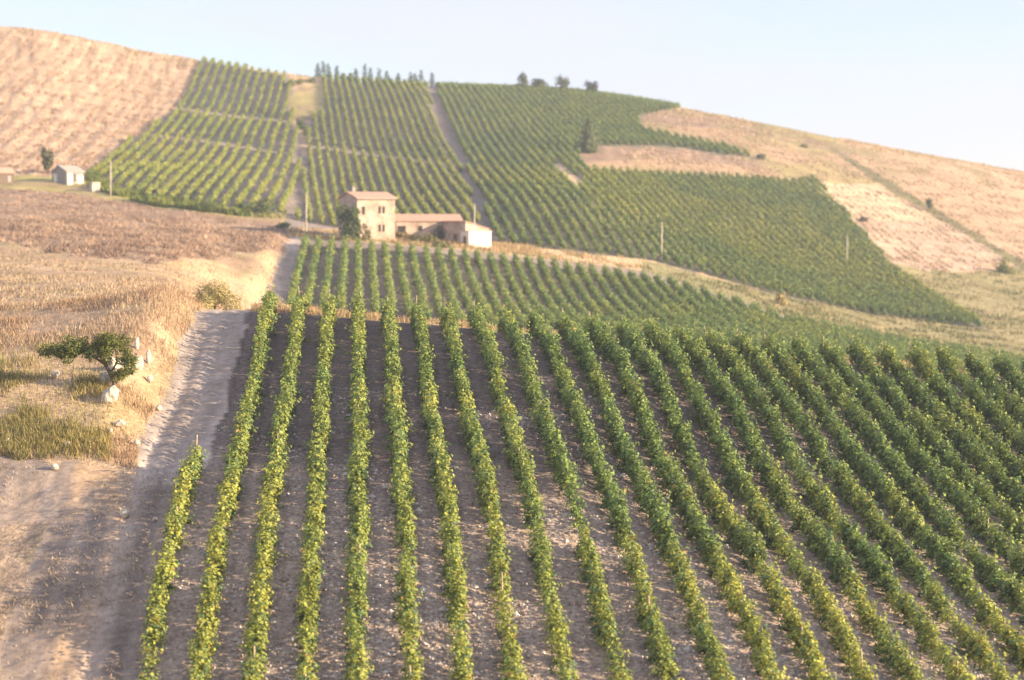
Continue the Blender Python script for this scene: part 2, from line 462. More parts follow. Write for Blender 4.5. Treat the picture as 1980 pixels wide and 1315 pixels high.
    grass = np.clip((n2 - .52)*3.2, 0, 1) * np.where((z == BANK) | (z == MEADOW), .55, 0)
    col = col*(1-grass[..., None]) + C(.20, .19, .07)*grass[..., None]
    return z, col

# ------------------------------------------------------------------ ground meshes
XX, DD = np.meshgrid(XG, DG, indexing='ij')
V = land(XX, DD)
Z, CC = zones(XX, DD)
# plough furrows running up the stubble hill, real ridges
fur = np.where(Z == HILL, np.sin((XX - 728)*DD/F*2*np.pi/4.6 + 2.5*fbm(XX*.01, DD*.02))*.20, 0)
fur = fur + np.where(Z == PLOUGH, (fbm(XX*.22, DD*.9, 2) - .5)*.55, 0)
V[..., 2] += fur
dx = np.gradient(V, axis=0); dd_ = np.gradient(V, axis=1)
NRM = unit(np.cross(dx, dd_)); NRM[NRM[..., 2] < 0] *= -1
nx, nd = XX.shape
ii, jj = np.meshgrid(np.arange(nx-1), np.arange(nd-1), indexing='ij')
quads = np.stack([ii*nd+jj, (ii+1)*nd+jj, (ii+1)*nd+jj+1, ii*nd+jj+1], -1).reshape(-1, 4)
fz = Z[:-1, :-1].ravel()
VF, CF, NF = V.reshape(-1, 3), CC.reshape(-1, 3), NRM.reshape(-1, 3)
GM = {SOIL: ('vineyard_soil', ground_mat('soil', 4.5, .45, .7, .2)), TRACK: ('dirt_track', ground_mat('track', 3.0, .22, .4, .12)),
      BANK: ('dry_bank', ground_mat('dry_bank', 3.5, .30, .7, .25)), PLOUGH: ('ploughed_field', ground_mat('ploughed', 1.8, .40, 1.0, .5)),
      HILL: ('stubble_hill', ground_mat('stubble', 1.2, .22, .8, .4)), DRYR: ('dry_hillside', ground_mat('dry_hillside', 1.3, .25, .8, .4)),
      MEADOW: ('meadow', ground_mat('meadow', 1.6, .35, .9, .4))}
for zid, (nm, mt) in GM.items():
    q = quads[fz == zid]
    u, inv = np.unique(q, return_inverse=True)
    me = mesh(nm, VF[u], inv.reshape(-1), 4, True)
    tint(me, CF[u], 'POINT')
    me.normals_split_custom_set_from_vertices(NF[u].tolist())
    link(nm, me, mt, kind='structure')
vf = MB(); vf.poly([(-3500, -3500, -75), (3500, -3500, -75), (3500, 4500, -75), (-3500, 4500, -75)])
o = vf.build('valley_ground', ground_mat('valley', .3, .3, .3, .3), kind='structure')
tint(o.data, [(.40, .31, .19)]*4, 'POINT')

# ------------------------------------------------------------------ vines
GREEN, DEEP, YEL, RUST = C(.175, .245, .062), C(.100, .170, .070), C(.37, .375, .072), C(.42, .22, .07)
def vine_points(k, ds, per_m, size, vp, s, hgt, wid, yellow, gap=.0, per_shoot=26, clump=.18):
    """leaf centres, sizes and tints along one row between two depths: every vine throws shoots that rise, arch and droop"""
    L = ds[-1] - ds[0]
    ns = max(3, int(L * per_m / per_shoot))
    j = k * 7.31 + vp
    t0 = rng.uniform(ds[0], ds[-1], ns)
    vine = np.floor(t0 / 1.05)                              # one vine about every metre
    vig = .80 + .36*_perm[(vine.astype(int)*7) % 256, int(abs(j)*3) % 256] + .3*(fbm(t0*.09 + j, np.full(ns, j*.13), 2) - .5)
    t0 = t0*(1 - clump) + (vine + .5)*1.05*clump
    len_ = hgt * vig * rng.uniform(.45, 1.05, ns)
    ang = rng.normal(0, .45, ns)                            # lean sideways
    stray = rng.random(ns) < .035                           # long stray shoots reaching into the lane
    len_ = np.where(stray, len_*1.45, len_); ang = np.where(stray, ang*2.2, ang)
    along = rng.normal(0, .45, ns)
    droop = rng.uniform(.2, 1.0, ns)
    r0 = rng.random(ns)
    n = ns * per_shoot
    i = np.repeat(np.arange(ns), per_shoot)
    u = np.tile((np.arange(per_shoot) + .5)/per_shoot, ns) + rng.normal(0, .03, n)
    ln, an = len_[i], ang[i]
    side = np.sin(an)
    kw = wid / .5
    lat = ln*(side*u*.50*kw + np.sign(side)*.17*kw*droop[i]*u*u) + rng.normal(0, .085*kw, n)
    up = .18 + hgt*.22*r0[i] + ln*np.cos(an)*(u*1.0 - .42*droop[i]*u*u*(.4 + np.abs(side))) + rng.normal(0, .08, n)
    up = np.maximum(up - .45*np.abs(lat)*droop[i], .06)
    low = (rng.random(ns) < (.30 if hgt < 1.7 else .20))[i]                           # side shoots hang low
    lat = np.where(low, np.sign(side)*(.10 + .40*u*kw) + rng.normal(0, .08, n), lat)
    up = np.where(low, .10 + hgt*.42*r0[i]*2*(1 - .55*u) + rng.normal(0, .08, n), up)
    up = np.maximum(up, .05)
    t = t0[i] + ln*along[i]*u*.6 + rng.normal(0, .09, n)
    lat_ = lat
    lat = lat + (fbm(t*.21 + j, np.full(n, 3.3), 2) - .5)*.45
    x = xof(k, t, vp, s)
    p = land(x, t, 0)
    p[:, 0] += lat; p[:, 2] += up
    out = np.stack([np.clip(lat_*2.6, -1.2, 1.2), -.1*np.ones(n), .25 + .45*u], 1)
    X = p[:, 0]
    yf = yellow + (fbm(X*.16 + 3, t*.16, 3) - .5)*1.1 + (fbm(t*.9 + j, np.full(n, j), 2) - .5)*.7 + (r0[i] - .5)*.35
    yf = np.clip(yf, 0, 1)[:, None]
    r = (.35*rng.random(n) + .65*rng.random(ns)[i])[:, None]
    col = (GREEN*(.72 + .55*r)) * (1 - yf) + YEL*(.74 + .5*r) * yf
    dk = (r0[i] < .16) | (rng.random(n) < .10)
    col[dk] = DEEP * (.8 + .5*r[dk])
    rs = rng.random(n) < .003 + .03*np.clip(yf[:, 0] - .45, 0, 1)
    col[rs] = RUST * (.7 + .5*r[rs])
    keep = np.ones(n, bool)
    if gap > 0:
        keep = rng.random(n) < np.clip((fbm(t*.55 + j*1.7, np.full(n, j*2.2), 2) - gap)*7, .30, 1)
    sz = size * rng.uniform(.7, 1.35, n)
    return p[keep], sz[keep], col[keep], out[keep]

ORD = ['first','second','third','fourth','fifth','sixth','seventh','eighth','ninth','tenth','eleventh','twelfth','thirteenth','fourteenth',
       'fifteenth','sixteenth','seventeenth','eighteenth','nineteenth','twentieth']
TENS = {20: 'twenty', 30: 'thirty', 40: 'forty', 50: 'fifty', 60: 'sixty'}
def ordn(i):
    if i <= 20: return ORD[i-1]
    t, u = i // 10 * 10, i % 10
    return TENS[t][:-1] + 'ieth' if u == 0 else TENS[t] + '-' + ORD[u-1]

stake_mb = MB().tube([(0, 0, -.2), (.01, 0, .9), (.03, .01, 1.95)], [.05, .048, .04], 6)
stake_me = bpy.data.meshes.new('stake'); stake_me.from_pydata(stake_mb.v, [], stake_mb.f); stake_me.materials.append(M_WOOD)

# near vineyard: every row > foliage, stakes
for idx, k in enumerate(range(-4, 26)):
    if k == -4: d0, d1 = 66., 100.5
    else: d0, d1 = max(68., 5.2*k), 141.2
    ys = []
    parts = []
    cut = np.arange(d0, d1 + .01, (d1 - d0) / max(1, round((d1 - d0)/12)))
    for a, b in zip(cut[:-1], cut[1:]):
        m_ = .5*(a + b)
        per, size = (540, .165) if m_ < 95 else (500, .19)
        if k > 6 and m_ > 88: per, size = 560, .20
        # the lower, stonier slope is yellower and thinner than the crest
        yel = np.interp(m_, [70, 95, 105, 141], [.52, .44, .30, .25]) + (-.10 if k > 11 and m_ > 95 else 0) + (.08 if k < 4 else 0)
        if k > 4: yel = np.interp(m_ - 1.3*(k - 5), [78, 86, 96, 120], [.66, .52, .18, .10])
        hh = np.interp(m_, [70, 95, 110, 141], [1.6, 1.65, 1.85, 1.9]) if k <= 4 else np.interp(m_ - 1.3*(k-5), [78, 88, 98, 141], [1.45, 1.6, 2.0, 1.95])
        ww = np.interp(hh, [1.4, 2.0], [.42, .35])
        parts.append(vine_points(k, np.array([a, b]), per, size, VP, S, hh, ww, yel, .27 if m_ < 100 else .22))
    p, s_, c_, o_ = (np.concatenate(q) for q in zip(*parts))
    base = at(xof(k, d0), d0)
    side = ('yellow green leaves' if k < 5 else 'yellowing at its lower end' if k < 13 else 'dense green leaves')
    if k == -4: lab = 'short vine row beside the dirt track, ending well before the crest'
    else: lab = ordn(k + 5) + ' vine row from the dirt track in the near vineyard, ' + side
    root = empty('vine_row', base, label=lab, cat='vine row', group='vine rows of the near vineyard')
    link('foliage', leaf_mesh('foliage', p - np.array(base), s_, c_, o_), M_LEAF, root)
    posts = [d1 - .1] + [d for d in np.arange(d1 - 9 - (k*5 % 7), d0, -23.0 - (k % 3)*2)]
    for q, dpost in enumerate(posts):
        pp = at(xof(k, dpost), dpost)
        st = link('stake', stake_me, None, root, pp - base)
        st.rotation_euler = (random.uniform(-.09, .09), random.uniform(-.09, .09), random.uniform(0, 6))
        st.scale = (1, 1, random.uniform(1.0, 1.14) if q == 0 else random.uniform(.70, .88))

def intervals(k, vp, s, poly_test, dlo, dhi, minlen=4):
    ds = np.arange(dlo, dhi, .75)
    xs = xof(k, ds, vp, s)
    ok = poly_test(xs, ray_y(xs, ds), ds)
    out, st = [], None
    for i, f in enumerate(ok):
        if f and st is None: st = i
        if (not f or i == len(ok)-1) and st is not None:
            if ds[i-1] - ds[st] > minlen: out.append((ds[st] + random.uniform(-.6, .9), ds[i-1] + random.uniform(-1.2, .6)))
            st = None
    return out
VM = 532.0
def far_row(k, segs, vp, s, per, size, hgt, wid, yellow, label, group, gap=0.):
    parts = []
    for a, b in segs:
        cut = np.linspace(a, b, max(2, int((b - a)/30) + 1))
        for u, v_ in zip(cut[:-1], cut[1:]):
            m_ = .5*(u+v_)
            if v_ > 600 and vp == VM:       # the ends on the crest grow tall and ragged against the sky
                parts.append(vine_points(k, np.array([v_-5, v_]), 90, size, vp, s, 2.1, .40, .1, 0, 9, 0.))
            yl = yellow(xof(k, m_, vp, s), m_) if callable(yellow) else yellow
            parts.append(vine_points(k, np.array([u, v_]), per, size, vp, s, hgt, wid, yl, gap, 9, .0))
    p, s_, c_, o_ = (np.concatenate(q) for q in zip(*parts))
    a = segs[0][0]
    base = at(xof(k, a, vp, s), a)
    return link('vine_row', leaf_mesh('vine_row', p - np.array(base), s_, c_, o_), M_LEAF, None, base, label=label, cat='vine row', group=group)

# second vineyard, beyond the crest and below the farmhouse
n_ = 0
for k in range(-4, 46):
    def t2(x, y, d): return (y > np.interp(x, *BLOCK2_EDGE) + 12) & (x < 2060) & (x > 300)
    sg = intervals(k, VP, S, t2, 236, 318)
    if not sg: continue
    n_ += 1
    far_row(k, sg, VP, S, 150, .28, 1.85, .46, .26 if k < 3 else .16, ordn(n_) + ' vine row from the track in the middle vineyard below the farmhouse', 'vine rows below the farmhouse')
# left hill vineyard, three terraces
SL, VL = 2.65, 728.0
LA = ([200, 345, 560, 700], [200, 212, 235, 246]); LB = ([150, 300, 575, 700], [240, 262, 297, 310])
terr = [('lowest', lambda x, y: y > np.interp(x, *LB) + 1), ('middle', lambda x, y: (y < np.interp(x, *LB) - 1) & (y > np.interp(x, *LA) + 1)), ('top', lambda x, y: y < np.interp(x, *LA) - 2)]
for tn, tf in terr:
    n_ = 0
    for k in range(-2, -50, -1):
        sg = intervals(k, VL, SL, lambda x, y, d: inpoly(x, y, LEFT_V) & tf(x, y), 330, 610, 5)
        if not sg: continue
        n_ += 1
        far_row(k, sg, VL, SL, 95, .36, 1.6, .44, .78 if tn == 'lowest' else .60, ordn(n_) + ' vine row from the right on the ' + tn + ' terrace of the left hill vineyard', 'vine rows of the left hill vineyard')
# middle hill vineyard, two terraces behind the farmhouse
VM = 532.0
MT = ([560, 590, 730, 880, 930], [280, 283, 300, 320, 330])
for tn, tf in (('lower', lambda x, y: y > np.interp(x, *MT) + 1), ('upper', lambda x, y: y < np.interp(x, *MT) - 2)):
    n_ = 0
    for k in range(0, 30):
        sg = intervals(k, VM, S, lambda x, y, d: inpoly(x, y, MID_V) & tf(x, y), 350, 606, 5)
        if not sg: continue
        n_ += 1
        far_row(k, sg, VM, S, 95, .34, 1.7, .40, .80 if tn == 'lower' else .50, ordn(n_) + ' vine row from the left on the ' + tn + ' terrace behind the farmhouse', 'vine rows behind the farmhouse')
# right hill vineyard
VR = 600.0
n_ = 0
def rt(x, y, d): return inpoly(x, y, RIGHT_V) & ~inpoly(x, y, DRY1) & ~inpoly(x, y, DRY2) & ~inpoly(x, y, SAND3)
for k in range(10, 75):
    sg = intervals(k, VR, S, rt, 325, 640, 4)
    if not sg: continue
    n_ += 1
    far_row(k, sg, VR, S, 80, .34, 1.75, .42, lambda x, d: .60 if 395 + (1000 - x)*.03 < d < 452 + (1000 - x)*.03 else .18, ordn(n_) + ' vine row right of the steep track on the right hill vineyard', 'vine rows of the right hill vineyard')

# ------------------------------------------------------------------ trees and bushes
def crown_pts(blobs, n):
    vol = np.array([b[3]*b[4]*b[5] for b in blobs]) ** .8
    pick = rng.choice(len(blobs), n, p=vol/vol.sum())
    B = np.array(blobs)[pick]
    v = unit(rng.normal(size=(n, 3)))
    r = rng.uniform(.35, 1.06, (n, 1)) ** .6
    lump = 1 + .35*(fbm(v[:, 0]*2.3 + B[:, 0]*3, v[:, 2]*2.3 + B[:, 1]*5, 3) - .5)[:, None]*2
    return B[:, :3] + v*r*lump*B[:, 3:6], v
def tree(name, loc, label, cat, blobs, n, leaf, col, trunk=None, group=None, rz=0., col2=None):
    """blobs: crown lobes (x,y,z,rx,ry,rz) ; trunk: list of (points, radii)"""
    root = empty(name, loc, rz, label=label, cat=cat, group=group)
    p, v = crown_pts(blobs, n)
    r = rng.random((n, 1))
    c = np.array(col)*(.65 + .7*r)
    if col2 is not None:
        f = (rng.random(n) < .35)
        c[f] = np.array(col2)*(.7 + .6*r[f])
    link('crown', leaf_mesh('crown', p, leaf*rng.uniform(.7, 1.3, n), c, v*.8), M_TREE, root)
    if trunk:
        mb = MB()
        for pts, rad in trunk: mb.tube(pts, rad, 7)
        mb.build('trunk', M_BARK, root, smooth=True)
    return root
def rblobs(n, R_, H, zc, sq=.7, seed=0):
    g = np.random.default_rng(seed)
    out = []
    for i in range(n):
        a, q = g.uniform(0, 6.28), g.uniform(.1, .75)
        out.append((math.cos(a)*q*R_, math.sin(a)*q*R_, zc + g.uniform(-.5, .5)*H, R_*g.uniform(.35, .55), R_*g.uniform(.35, .55), H*g.uniform(.28, .42)*sq*1.3))
    return out
OLIVE, OLIVE2 = (.085, .10, .035), (.17, .165, .045)

# leaning tree beside the white rocks
d_ = 112.
tb = at(224, d_)
pxm = F / d_
def T(dx, up, dy=0): return (dx/pxm, dy, up/pxm)
g_ = np.random.default_rng(41)
lb = []
for (px_, py_, n0, sx, sy) in ((-118, 100, 4, 20, 10), (-88, 98, 5, 22, 14), (-62, 112, 3, 14, 10), (-34, 112, 6, 22, 16), (-2, 112, 5, 20, 18), (12, 84, 3, 10, 12), (10, 52, 4, 12, 16), (30, 60, 2, 8, 10)):
    for _ in range(n0*2):
        q = g_.uniform(.18, .46)
        lb.append((*T(px_ + g_.normal(0, sx*.8), py_*.80 + g_.normal(0, sy*.8), g_.normal(0, .5)), q*1.15, q*1.1, q))
tree('leaning_tree', tb, 'small tree leaning left over the dry bank beside white rocks', 'tree', lb, 10500, .115, (.085, .115, .025),
     [([T(2, -8), T(-4, 22), T(-14, 42), T(-28, 66), T(-36, 88)], [.17, .13, .12, .08, .04]),
      ([T(-20, 52), T(-48, 70, .2), T(-90, 78, .2), T(-118, 82)], [.08, .06, .04, .02]),
      ([T(-10, 34), T(4, 56), T(0, 84)], [.08, .05, .02]), ([T(0, 14), T(12, 34), T(26, 48)], [.07, .05, .02])], col2=(.20, .19, .035))
# tree at the farmhouse corner
d_ = 323.
tree('round_tree', at(682, d_), 'bushy dark green tree against the left corner of the farmhouse', 'tree',
     rblobs(11, 2.7, 4.6, 3.0, .9, 5) + [(0, 0, 5.0, 1.3, 1.3, .9)], 2200, .42, (.075, .115, .04), [([(0, 0, -.3), (.1, 0, 1.4), (0, .1, 3.6)], [.28, .2, .1]), ([(.1, 0, 1.3), (1.1, .2, 3.2)], [.13, .05]), ([(0, 0, 1.2), (-1.1, -.2, 3.3)], [.13, .05])], col2=(.11, .12, .035))
tree('small_tree', at(94, 398), 'small olive green tree behind the grey roofed hut', 'tree', rblobs(7, 1.8, 3.0, 3.0, 1, 8), 900, .45, OLIVE,
     [([(0, 0, -.3), (.1, 0, 1.2), (0, 0, 3)], [.2, .15, .07])], col2=OLIVE2)
# trees on the ridge
for x, dd, r_, h, lab, sd in ((1009, 614, 2.1, 4.8, 'tallest rounded tree on the ridge, leftmost of the ridge trees', 11), (1040, 616, 2.6, 3.6, 'low broad tree on the ridge, between two taller rounded trees', 12),
                              (1089, 618, 2.4, 4.7, 'flat topped square tree on the ridge, third of the ridge trees', 13), (1143, 620, 2.2, 4.0, 'dark ragged tree on the ridge, rightmost and apart from the others', 14)):
    tree('ridge_tree', at(x, dd), lab, 'tree', rblobs(12, r_*1.15, h*.8, h*.5, 1, sd), 1500, .40, (.08, .105, .04) if sd < 14 else (.07, .075, .05),
         [([(0, 0, -.3), (.1, 0, h*.3), (0, 0, h*.7)], [.2, .15, .06])], group='trees on the ridge', col2=OLIVE2 if sd < 14 else None)
def cypress(x, dd, h, r_, lab, sd):
    tree('cypress_sapling', at(x, dd), lab, 'young cypress', [(0, 0, h*(.15 + .8*i/6), r_*(1.1 - i/7), r_*(1.1 - i/7), h*.12) for i in range(7)], 240, .22, (.035, .055, .028),
         [([(0, 0, -.2), (0, 0, h*.8)], [.07, .03])], group='young cypresses on the ridge')
for x, dd, h, lab in ((994, 614, 2.1, 'thin dark sapling just left of the tallest ridge tree'), (1060, 616, 2.6, 'thin dark sapling right of the low broad ridge tree'),
                      (1075, 617, 3.0, 'dark pointed sapling touching the left side of the flat topped ridge tree'), (1127, 619, 1.9, 'thin short sapling left of the dark ragged ridge tree'), (1160, 621, 1.8, 'thin short sapling right of the dark ragged ridge tree')):
    cypress(x, dd, h, .38, lab, 1)
for i, (x, tv) in enumerate(((615, 120), (625, 108), (635, 115), (652, 128), (665, 168), (678, 165), (688, 138), (705, 108), (716, 128), (733, 126), (748, 138), (770, 152), (794, 142), (803, 148), (814, 128), (835, 138))):
    h = (205 - tv + i*1.2)/3.13/6.0
    dd = 598 + .012*(x - 615)
    tree('crest_tree', at(x, dd), ordn(i+1) + ' dark pointed tree from the left along the crest above the middle hill vineyard', 'tree',
         [(rng.normal(0, .1), rng.normal(0, .1), h*(.1 + .85*j/6), max(.4, 1.5 - .16*j)*(1.25 - .06*h), .8, h*.13) for j in range(7)], 420, .34, (.065, .10, .055),
         [([(0, 0, -.2), (0, 0, h*.8)], [.1, .03])], group='pointed trees along the crest')
# conical tree in the right vineyard
dt = depth_at(1138, 296)
tree('conical_tree', at(1138, dt), 'tall pointed conifer standing alone in the right hill vineyard', 'tree',
     [(0.35*(1-i/9)*math.sin(i*2.1), .3*math.cos(i*1.7), .8 + i*.92, 2.9*(1 - i/10.5)**.8, 2.9*(1 - i/10.5)**.8, .95) for i in range(9)], 2600, .48, (.13, .17, .07),
     [([(0, 0, -.3), (.1, 0, 3), (0, 0, 8)], [.3, .22, .05])], col2=(.12, .12, .04))
def bush(x, d, w_, h, lab, sd, col=(.06, .085, .03), col2=None, n=500, leaf=.4, group=None, name='bush'):
    o = tree(name, at(x, d), lab, 'bush', rblobs(7, w_*.62, h*.8, h*.5, 1, sd), n, leaf, col, [([(0, 0, -.2), (.1, 0, h*.5)], [.08, .03]), ([(0, 0, -.1), (-.2, .1, h*.4)], [.06, .02])], group, col2=col2)
    return o
bush(1796, depth_at(1796, 407), 2.2, 2.7, 'small round bush beside the ditch on the right slope', 21, (.11, .15, .05))
bush(1946, depth_at(1946, 528), 4.6, 3.4, 'large yellow green bush at the right end of the ditch', 22, (.20, .24, .06), OLIVE2, 900)
bush(1668, depth_at(1668, 428), 2.6, 1.1, 'low dark bush at the corner of the pale stubble patch', 23, (.24, .20, .13))
bush(1470, depth_at(1470, 308), 2.8, 1.5, 'dark bush at the end of the dry terrace', 24, (.20, .20, .12))
bush(1555, depth_at(1555, 285), 2.0, 1.2, 'small dark bush below the right ridge line', 25, (.26, .23, .11))
bush(1510, depth_at(1510, 590), 2.2, 2.4, 'pale dry shrub standing in the grass strip below the right vineyard', 26, (.42, .34, .13), (.5, .38, .17), 700, .32, name='dry_shrub')
bush(580, depth_at(580, 248), 3.0, 2.6, 'dark green bush between the left and middle hill vineyards', 27, (.08, .13, .05), None, 700)
bush(592, depth_at(592, 262), 2.6, 2.0, 'bright green bush beside the dark one between the hill vineyards', 28, (.20, .25, .06))
for i, (x, y, w_, h, lab) in enumerate(((562, 168, 3, 1.6, 'green bush on the left edge of the sandy knoll'), (578, 164, 3, 1.3, 'low bush on top of the sandy knoll, left of centre'), (600, 160, 3.4, 1.5, 'olive bush on the right top of the sandy knoll'))):
    bush(x, depth_at(x, y), w_, h, lab, 30+i, (.18, .20, .06), OLIVE2, 420, .4, 'bushes on the sandy knoll')
for i, (x, y, w_, h, lab) in enumerate(((408, 410, 5.5, 1.9, 'wide dark bush at the foot of the left hill vineyard'), (470, 412, 3.6, 1.6, 'smaller dark bush between two wide ones below the left vineyard'),
                                       (512, 414, 5.6, 2.6, 'wide dark green bush beside the upper track corner'), (548, 440, 3.0, 1.1, 'grey green bush at the bend of the upper track'))):
    bush(x, depth_at(x, y), w_, h, lab, 40+i, (.09, .14, .05), OLIVE2, 800, .36, 'bushes below the left hill vineyard')
yard = [(800, 468, 4.2, 1.5, (.14, .13, .04), 'olive shrub in the yard below the long wing'), (828, 462, 4.5, 2.6, (.05, .08, .03), 'dark green bush in front of the long wing'),
        (856, 466, 4.2, 2.6, (.045, .075, .03), 'dark bush against the shaded annex wall'), (822, 472, 3.6, 1.6, (.16, .15, .04), 'yellowish shrub before the dark green bush of the yard'),
        (775, 464, 3.0, 1.2, (.20, .15, .06), 'dry brown shrub at the right foot of the farmhouse'), (850, 478, 4.0, 1.1, (.15, .14, .045), 'low olive shrub left of the white annex front')]
for i, (x, y, w_, h, c, lab) in enumerate(yard):
    bush(x, depth_at(x, y), w_, h, lab, 50+i, c, None, 650, .34, 'shrubs in the farmyard')
bush(492, 178, 4.0, 3.3, 'pale straw coloured shrub on the bank beside the upper track', 60, (.44, .37, .18), (.37, .33, .14), 8000, .13, name='dry_shrub')
bush(415, 150, 3.0, 2.0, 'yellow green shrub on the bank above the track crest', 61, (.36, .32, .13), (.44, .34, .16), 6000, .12, name='dry_shrub')

# ------------------------------------------------------------------ buildings
def gable_house(name, loc, rz, W, D, Hw, rise, wall_m, roof_m, label, eave=.35, axis='x', cat='building'):
    """front towards local -y; walls with gable ends, roof of two thick slopes"""
    root = empty(name, loc, rz, label=label, cat=cat)
    x0, x1, y0, y1 = -W/2, W/2, -D/2, D/2
    mb = MB()
    b = -2.0
    if axis == 'x':
        r0 = [(x0,y0,b),(x0,y1,b),(x0,y1,Hw),(x0,0,Hw+rise),(x0,y0,Hw)]
        r1 = [(x1,)+p[1:] for p in r0]
    else:
        r0 = [(x0,y0,b),(x1,y0,b),(x1,y0,Hw),(0,y0,Hw+rise),(x0,y0,Hw)]
        r1 = [(p[0], y1, p[2]) for p in r0]
    mb.quad_loft([r0, r1])
    mb.build('wall', wall_m, root)
    t = .16
    rb = MB()
    for sgn in (-1, 1):
        if axis == 'x':
            ye = sgn*(D/2 + eave); ze = Hw - rise*eave/(D/2) + .01
            prof = [(ye, ze), (0, Hw+rise+.01), (0, Hw+rise+t), (ye, ze+t)]
            rb.quad_loft([[(x0-eave, *q) for q in prof], [(x1+eave, *q) for q in prof]])
        else:
            xe = sgn*(W/2 + eave); ze = Hw - rise*eave/(W/2) + .01
            prof = [(xe, ze), (0, Hw+rise+.01), (0, Hw+rise+t), (xe, ze+t)]
            rb.quad_loft([[(q[0], y0-eave, q[1]) for q in prof], [(q[0], y1+eave, q[1]) for q in prof]])
    roof = rb.build('roof', roof_m, root)
    return root, roof
def window(root, x, y, z, w_, h, two=True, frame_m=None):
    f = MB()
    t = .09
    f.box(x-w_/2-t, x+w_/2+t, y-.05, y+.05, z-t, z); f.box(x-w_/2-t, x+w_/2+t, y-.05, y+.05, z+h, z+h+t)
    f.box(x-w_/2-t, x-w_/2, y-.05, y+.05, z+.001, z+h-.001); f.box(x+w_/2, x+w_/2+t, y-.05, y+.05, z+.001, z+h-.001)
    if two: f.box(x-.13, x+.13, y-.045, y+.05, z+.001, z+h-.001)
    fo = f.build('window', frame_m or M_PLASTER, root)
    MB().box(x-w_/2, x+w_/2, y-.012, y+.02, z, z+h).build('pane', M_DARK, fo)
    return fo
YAW = R(31)
hb_ = at(708, 327)
house, hroof = gable_house('farmhouse', hb_ + Vector((-.1, 3.4, 0)), YAW, 7.4, 7.2, 7.2, 1.0, M_PLASTER, M_TILE, 'two storey cream farmhouse with terracotta roof above the middle vineyard')
yf = -3.6
for z_ in (4.5, 1.3):
    window(house, 1.05, yf, z_, 1.25, 1.25)
window(house, -2.5, yf, 4.3, .6, 1.4, False)
MB().box(-2.3, -1.2, yf-.04, yf+.04, -.6, 1.7).build('door', M_SHUT, house)
MB().box(-2.6, -2.0, .5, 1.1, 7.5, 9.3).build('chimney', M_STONE, hroof)
MB().box(-3.9, 3.9, -4.02, -3.9, 6.96, 7.08).build('gutter', M_STONE, hroof)
for z_, x_ in ((4.4, 1.3), (1.5, -1.0)):
    MB().box(-3.74, -3.66, x_-.45, x_+.45, z_, z_+1.1).build('shutter', M_SHUT, house)
# long low wing, leaning against the right side of the farmhouse
wb = at(822, 336)
wing, wroof = gable_house('farm_wing', wb + Vector((0, 3.2, .75)), R(14), 12.0, 5.4, 2.75, 1.05, M_PLASTER, M_TILE, 'long low cream wing with terracotta roof beside the farmhouse')
window(wing, -5.0, -2.7, .5, 1.5, 1.3, False)
MB().box(1.6, 2.7, -2.74, -2.66, -.4, 1.9).build('door', M_SHUT, wing)
window(wing, -1.6, -2.7, .9, .8, .9, False)
# annex with one sloping roof, and a white shed against its end
annex = empty('stone_annex', at(896, 333) + Vector((.1, 3.6, 0)), R(40), label='cream annex with one sloping roof and shaded side wall between wing and white shed', cat='building')
mb = MB()
ring = [(-2.6, -2.), (2.6, -2.), (2.6, 2.75), (-2.6, 4.05)]
mb.quad_loft([[(x_, -3.6, z_) for x_, z_ in ring], [(x_, 3.6, z_) for x_, z_ in ring]])
mb.build('wall', M_PLASTER, annex)
rr_ = [(-2.85, 4.125), (2.95, 2.675), (2.95, 2.82), (-2.85, 4.27)]
MB().quad_loft([[(x_, -3.75, z_) for x_, z_ in rr_], [(x_, 3.75, z_) for x_, z_ in rr_]]).build('roof', M_TILE, annex)
MB().box(-2.645, -2.59, -1.2, -.1, -.3, 1.9).build('door', M_SHUT, annex)
shed = empty('white_shed', at(919, 331.5) + Vector((.05, 1.5, 0)), R(33), label='small white flat roofed shed at the right end of the farm buildings', cat='shed')
MB().box(-2.35, 2.35, -1.5, 1.5, -2, 2.75).build('wall', M_WHITE, shed, bevel=.03)
MB().box(-2.45, 2.45, -1.6, 1.6, 2.752, 2.9).build('roof', M_CONC, shed, bevel=.02)
MB().box(-2.395, -2.33, -.6, .4, -.3, 1.9).build('door', M_SHUT, shed)
# grey roofed hut on the left
hb2 = at(128, 384)
hut, _ = gable_house('stone_hut', hb2 + Vector((0, 1.5, -.2)), R(52), 4.4, 4.8, 2.6, 1.2, M_STONE, M_GTILE, 'small grey stone hut with tiled roof at the foot of the stubble hill', .25)
MB().box(-1.9, -.9, -2.46, -2.38, -.3, 2.3).build('doorway', M_WHITE, hut)
MB().box(.6, 1.9, -2.46, -2.38, -.3, 1.9).build('render_panel', M_WHITE, hut)
MB().box(-.35, .05, -2.44, -2.36, .6, 2.2).build('window_opening', M_DARK, hut)
MB().box(-2.75, -2.2, .5, 1.2, -.4, 2.2).build('buttress', M_WHITE, hut)
ct = empty('water_cistern', at(183, 374), R(35), label='small square pale concrete cistern right of the stone hut', cat='cistern')
MB().box(-.85, .85, -.85, .85, -.5, 1.75).build('tank', M_CONC, ct, bevel=.06)
MB().box(-.95, .95, -.95, .95, 1.752, 1.9).build('lid', M_CONC, ct, bevel=.03)
rh, _ = gable_house('ruined_hut', at(4, 384) + Vector((-.6, 1.5, 0)), R(38), 4.2, 3.6, 2.1, 1.0, M_BARK, M_TILE, 'little dark walled hut with red roof cut by the left picture edge', .2)
MB().box(.7, 1.4, -1.86, -1.78, -.3, 1.5).build('doorway', M_STONE, rh)

